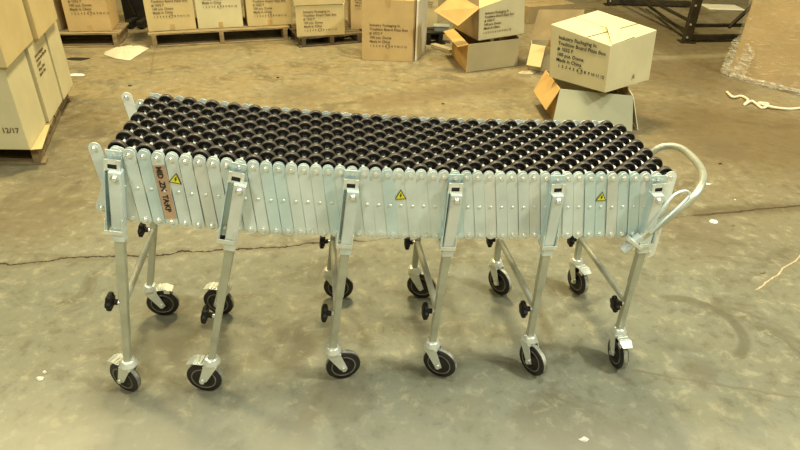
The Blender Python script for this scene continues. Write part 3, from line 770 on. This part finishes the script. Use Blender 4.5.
put_text(TXT, .026, a2 + dirn * .08 + V((.003, 0, .53)), dirn, V((0, 0, 1)), L2, spacing=1.15, bold=.0004)
# loose flap at foot of the near carton
s_ = MB(); p0 = G(30, 150, .1203); s_.slab([p0, G(42, 149, .1203), G(50, 125, .1203), G(44, 125, .1203)], V((0, 0, 1)), .002)
tag(s_.build('cardboard_sheet', M['card_lt'], None, V((p0.x, p0.y, .12))), 'pale slip sheet poking out under the near left carton', 'sheet')

# --- right wrapped load
rf = [G(726, 79), G(830, 106), G(742, 30)]
r0 = V((3.00, 5.64, 0)); r1 = V((4.25, 4.30, 0)); ex = (r1 - r0); dp = V((ex.y, -ex.x, 0)).normalized() * -1
if dp.y < 0: dp = -dp
rP = [r0, r1, r1 + dp * 1.0, r0 + dp * 1.0]
rl = thing('wrapped_load', 'tall cardboard wrapped load in torn clear stretch film at the right edge', 'wrapped load', (r0.x + .5, r0.y, 0))
ins = lambda p, k: V((p.x, p.y, 0)) + ((r0 + r1) / 2 + dp * .5 - V((p.x, p.y, 0))) * k
Pc = [ins(p, .06) for p in rP]; 
MB().hexa([V((p.x, p.y, .0005)) for p in Pc] + [V((p.x, p.y, 1.6)) for p in Pc]).build('cardboard_wrap', M['card_tan'], rl, bevel=.01)
# wrinkled film
fm = MB(); nx, nz_ = 40, 26; random.seed(3)
ring = [ins(p, .045) for p in rP] ; seq = [ring[3], ring[0], ring[1]]
pts = []
for k in range(nx + 1):
    u = k / nx * 2; s_i = min(1, int(u)); t_ = u - s_i; p = seq[s_i].lerp(seq[s_i + 1], t_)
    col = []
    for r in range(nz_ + 1):
        z = .004 + 1.2 * r / nz_ ** 1.0
        flare = max(0, .22 - z) * .25
        o = -dp if s_i else -(seq[2] - seq[1]).normalized()
        col.append(p + o * (.012 + random.random() * .022 + flare) + V((0, 0, z + random.uniform(-.01, .01))))
    pts.append(col)
vs = [p for c in pts for p in c]; w_ = nz_ + 1
fm.add(vs, [(k * w_ + r, (k + 1) * w_ + r, (k + 1) * w_ + r + 1, k * w_ + r + 1) for k in range(nx) for r in range(nz_)], True)
fm.build('stretch_film', M['film'], rl)
def bunch(p, q_, h, w, seed):
    random.seed(seed); m_ = MB(); nu, nv = 14, 12; e_ = (q_ - p); nrm = V((e_.y, -e_.x, 0)).normalized(); vv = []
    for a_ in range(nu + 1):
        for b_ in range(nv + 1):
            u_, v_ = a_ / nu, b_ / nv
            hh = h * (1 - .5 * abs(u_ - .35) ** .8)
            vv.append(p + e_ * u_ + nrm * (w * (1 - v_) + random.uniform(-.018, .018)) + V((0, 0, .004 + hh * v_ + random.uniform(0, .01))))
    W_ = nv + 1
    m_.add(vv, [(a_ * W_ + b_, (a_ + 1) * W_ + b_, (a_ + 1) * W_ + b_ + 1, a_ * W_ + b_ + 1) for a_ in range(nu) for b_ in range(nv)], True)
    m_.build('bunched_film', M['film2'], rl)
bunch(r0 + V((.06, .10, 0)), r0 + V((.15, -.17, 0)), .40, .035, 1)
bunch(r0 + V((.05, -.06, 0)), r1, .05, .015, 2)
# strap scraps
sp = [G(x, y, .008 + .012 * (k % 2)) for k, (x, y) in enumerate([(727, 92), (733, 97), (741, 96), (748, 100), (744, 105), (752, 101), (762, 108), (768, 104), (758, 103), (772, 107), (790, 109), (806, 107)])]
tag(MB().tube(smooth_path(sp, 5), .011, 6).build('plastic_strap', M['strap'], None, G(760, 103)), 'tangled white packing strap on the floor before the wrapped load', 'strap')

# --- dark steel rack behind
rk = thing('steel_rack', 'dark bolted steel rack standing on the floor at the top right', 'rack', (3.1, 7.0, 0))
u0 = G(686, 42); up = V((0, 0, 1))
posts = [V((u0.x, u0.y, 0)), V((u0.x + 1.2, u0.y + .25, 0)), V((u0.x - .75, u0.y + 1.75, 0))]
posts = [G(686, 42), G(610, 5), G(770, 41)]
for p in posts:
    pm = MB(); pm.box(V((p.x, p.y, .9)), .045, .035, .9); po = pm.build('upright', M['rack'], rk, bevel=.006)
    MB().box(V((p.x, p.y, .006)), .08, .07, .006).build('foot_plate', M['rack'], rk)
    bt_ = MB()
    for z in (.06, .20, .40, .52): bt_.cyl((p.x - .02, p.y - .037, z), (p.x - .02, p.y - .046, z), .012, 8)
    bt_.build('rack_bolts', M['bolt'], po)
def beam(a, b_, w=.06, t=.04, n_='beam'): MB().bar(a, b_, w, t, V((0, 0, 1)) if abs((b_ - a).normalized().z) < .9 else V((1, 0, 0))).build(n_, M['rack'], rk)
p0, p1, p2 = [V((p.x, p.y, 0)) for p in posts]
beam(p0 + up * .05, p2 + up * .05, .06, .05); beam(p0 + up * .18, p2 + up * .18, .05, .03)
beam(p0 + up * .16 + V((.45, .05, 0)), p2 + up * .8, .04, .03, 'brace')
beam(p1 + up * .05, p1 + V((1.1, .0, .05)), .08, .06); 
beam(p1 + up * .30 + V((0, 0, 0)), p0 + up * .22, .035, .025, 'brace')
beam(p1 + V((.4, -.2, .08)), p0 + up * .08, .035, .02, 'brace')
beam(p1 + V((0.0, 0.1, .5)), p0 + up * .55, .05, .03)
# pale pallet scrap behind rack
s_ = MB(); a = G(722, 8); s_.box(V((a.x, a.y, .01)), .25, .16, .01)
tag(s_.build('white_sheet', M['foam'], None, V((a.x, a.y, 0)), bevel=.01), 'flat white sheet on the floor behind the dark rack', 'sheet')

# --- crumpled plastic sheet on floor
cpts = [G(x, y) for x, y in [(103, 55), (109, 51), (120, 48.5), (131, 47), (137, 46.5), (150, 48.5), (143, 53), (130, 61), (116, 59)]]
cc = sum(cpts, V()) / len(cpts); bg = MB(); rings = 6; vs = []; random.seed(11)
for r in range(rings):
    k = 1 - r / rings
    for j in range(36):
        u = j / 36 * len(cpts); a = cpts[int(u) % len(cpts)].lerp(cpts[(int(u) + 1) % len(cpts)], u - int(u))
        p = cc + (a - cc) * k * random.uniform(.95, 1.03); vs.append(V((p.x, p.y, .004 if r == 0 else .008 + .03 * (1 - k) ** .6 + random.uniform(-.005, .015))))
vs.append(cc + up * .045)
fs = [(r * 36 + j, r * 36 + (j + 1) % 36, (r + 1) * 36 + (j + 1) % 36, (r + 1) * 36 + j) for r in range(rings - 1) for j in range(36)]
fs += [((rings - 1) * 36 + j, (rings - 1) * 36 + (j + 1) % 36, len(vs) - 1) for j in range(36)]
bg.add(vs, fs, True); tag(bg.build('plastic_sheet', M['bag'], None, V((cc.x, cc.y, 0))), 'crumpled white plastic sheet on the floor in front of the back pallets', 'plastic sheet')

# --- little scraps
def scrap(px, py, r, lab, mat='debris', cat='scrap', name='paper_scrap', h=.008, el=1.5):
    c = G(px, py); n = 9; loop = []; a0 = random.random() * 6
    for k in range(n):
        a = a0 + 2 * PI * k / n; q = r * random.uniform(.6, 1.15); loop.append(c + V((math.cos(a) * q * el, math.sin(a) * q, .0015)))
    m_ = MB(); o = len(loop); topp = [c + (p - c) * .6 + V((0, 0, h * random.uniform(.5, 1.2))) for p in loop]
    m_.add(loop + topp, [tuple(range(n - 1, -1, -1)), tuple(range(n, 2 * n))] + [(k, (k + 1) % n, (k + 1) % n + n, k + n) for k in range(n)])
    tag(m_.build(name, M[mat], None, c), lab, cat)
scrap(713, 222, .020, 'largest pale paper scrap on the floor right of the handle')
scrap(707, 184, .014, 'thin pale scrap close above the handle hoop', el=2.5, h=.004)
scrap(584, 440, .014, 'pale flake on the floor near the bottom edge')
scrap(40, 379, .013, 'white flake on the floor far left of the first caster', el=1.2)
scrap(45, 373, .006, 'tiny white crumb beside the white flake at far left')
scrap(735, 200, .005, 'tiny pale crumb right of the handle hoop', h=.004)
scrap(733, 226, .006, 'tiny dark crumb beside the largest paper scrap', 'wood', name='dirt_crumb')
scrap(720, 164, .010, 'small dark crumb behind the handle hoop', 'dark', name='dirt_crumb', h=.006)
scrap(763, 273, .010, 'small brown chip beside the white floor crack', 'wood', name='wood_chip', el=2)
scrap(128, 74, .03, 'brown leaf-like scrap on the floor below the plastic sheet', 'wood', name='wood_chip')
scrap(130, 86, .012, 'dark crumb on the floor below the brown scrap', 'dark', name='dirt_crumb')
scrap(75, 75, .04, 'white scrap beside the foot of the left stack', el=2)
scrap(78, 59, .05, 'dark dirt smear in front of the leftmost back pallet', 'dark', name='dirt_patch', el=3, h=.006)
scrap(527, 73, .05, 'pale wood splinter between the open cartons', 'wood_lt', name='wood_splinter', el=1.8, h=.02)
scrap(278, 78, .012, 'small dark crumb on the open floor behind the conveyor', 'dark', name='dirt_crumb')
scrap(443, 104, .012, 'small dark crumb behind the middle of the conveyor', 'dark', name='dirt_crumb')

# ------------------------------------------------------------------ light
def area(name, loc, rot, sx, sy, power, col):
    ld = bpy.data.lights.new(name, 'AREA'); ld.shape = 'RECTANGLE'; ld.size = sx; ld.size_y = sy; ld.energy = power; ld.color = col
    o = bpy.data.objects.new(name, ld); COL.objects.link(o); o.location = loc; o.rotation_euler = rot
    return o
WARM = (1, .84, .46); COOL = (.97, 1, .84)
area('ceiling_light_near', (.6, 1.9, 6.4), (0, 0, 0), .9, .9, 200, COOL)
area('ceiling_light_key', (5.2, .3, 6.4), (0, 0, 0), .9, .9, 600, COOL)
area('ceiling_light_front', (-2.2, -2.8, 6.4), (0, 0, 0), 1.2, 1.2, 330, COOL)
area('ceiling_light_left', (-4.8, 4.2, 6.4), (0, 0, 0), 1.0, 1.0, 340, WARM)
area('ceiling_light_far', (-.3, 5.6, 6.4), (0, 0, 0), 1.0, 1.0, 560, WARM)
wd = bpy.data.worlds.new('world'); sc.world = wd; wd.use_nodes = True
wd.node_tree.nodes['Background'].inputs[0].default_value = (1, .9, .66, 1); wd.node_tree.nodes['Background'].inputs[1].default_value = .05
vs_ = sc.view_settings; vs_.view_transform = 'Standard'; vs_.look = 'None'; vs_.gamma = 1; vs_.use_curve_mapping = False; vs_.exposure = 0.06
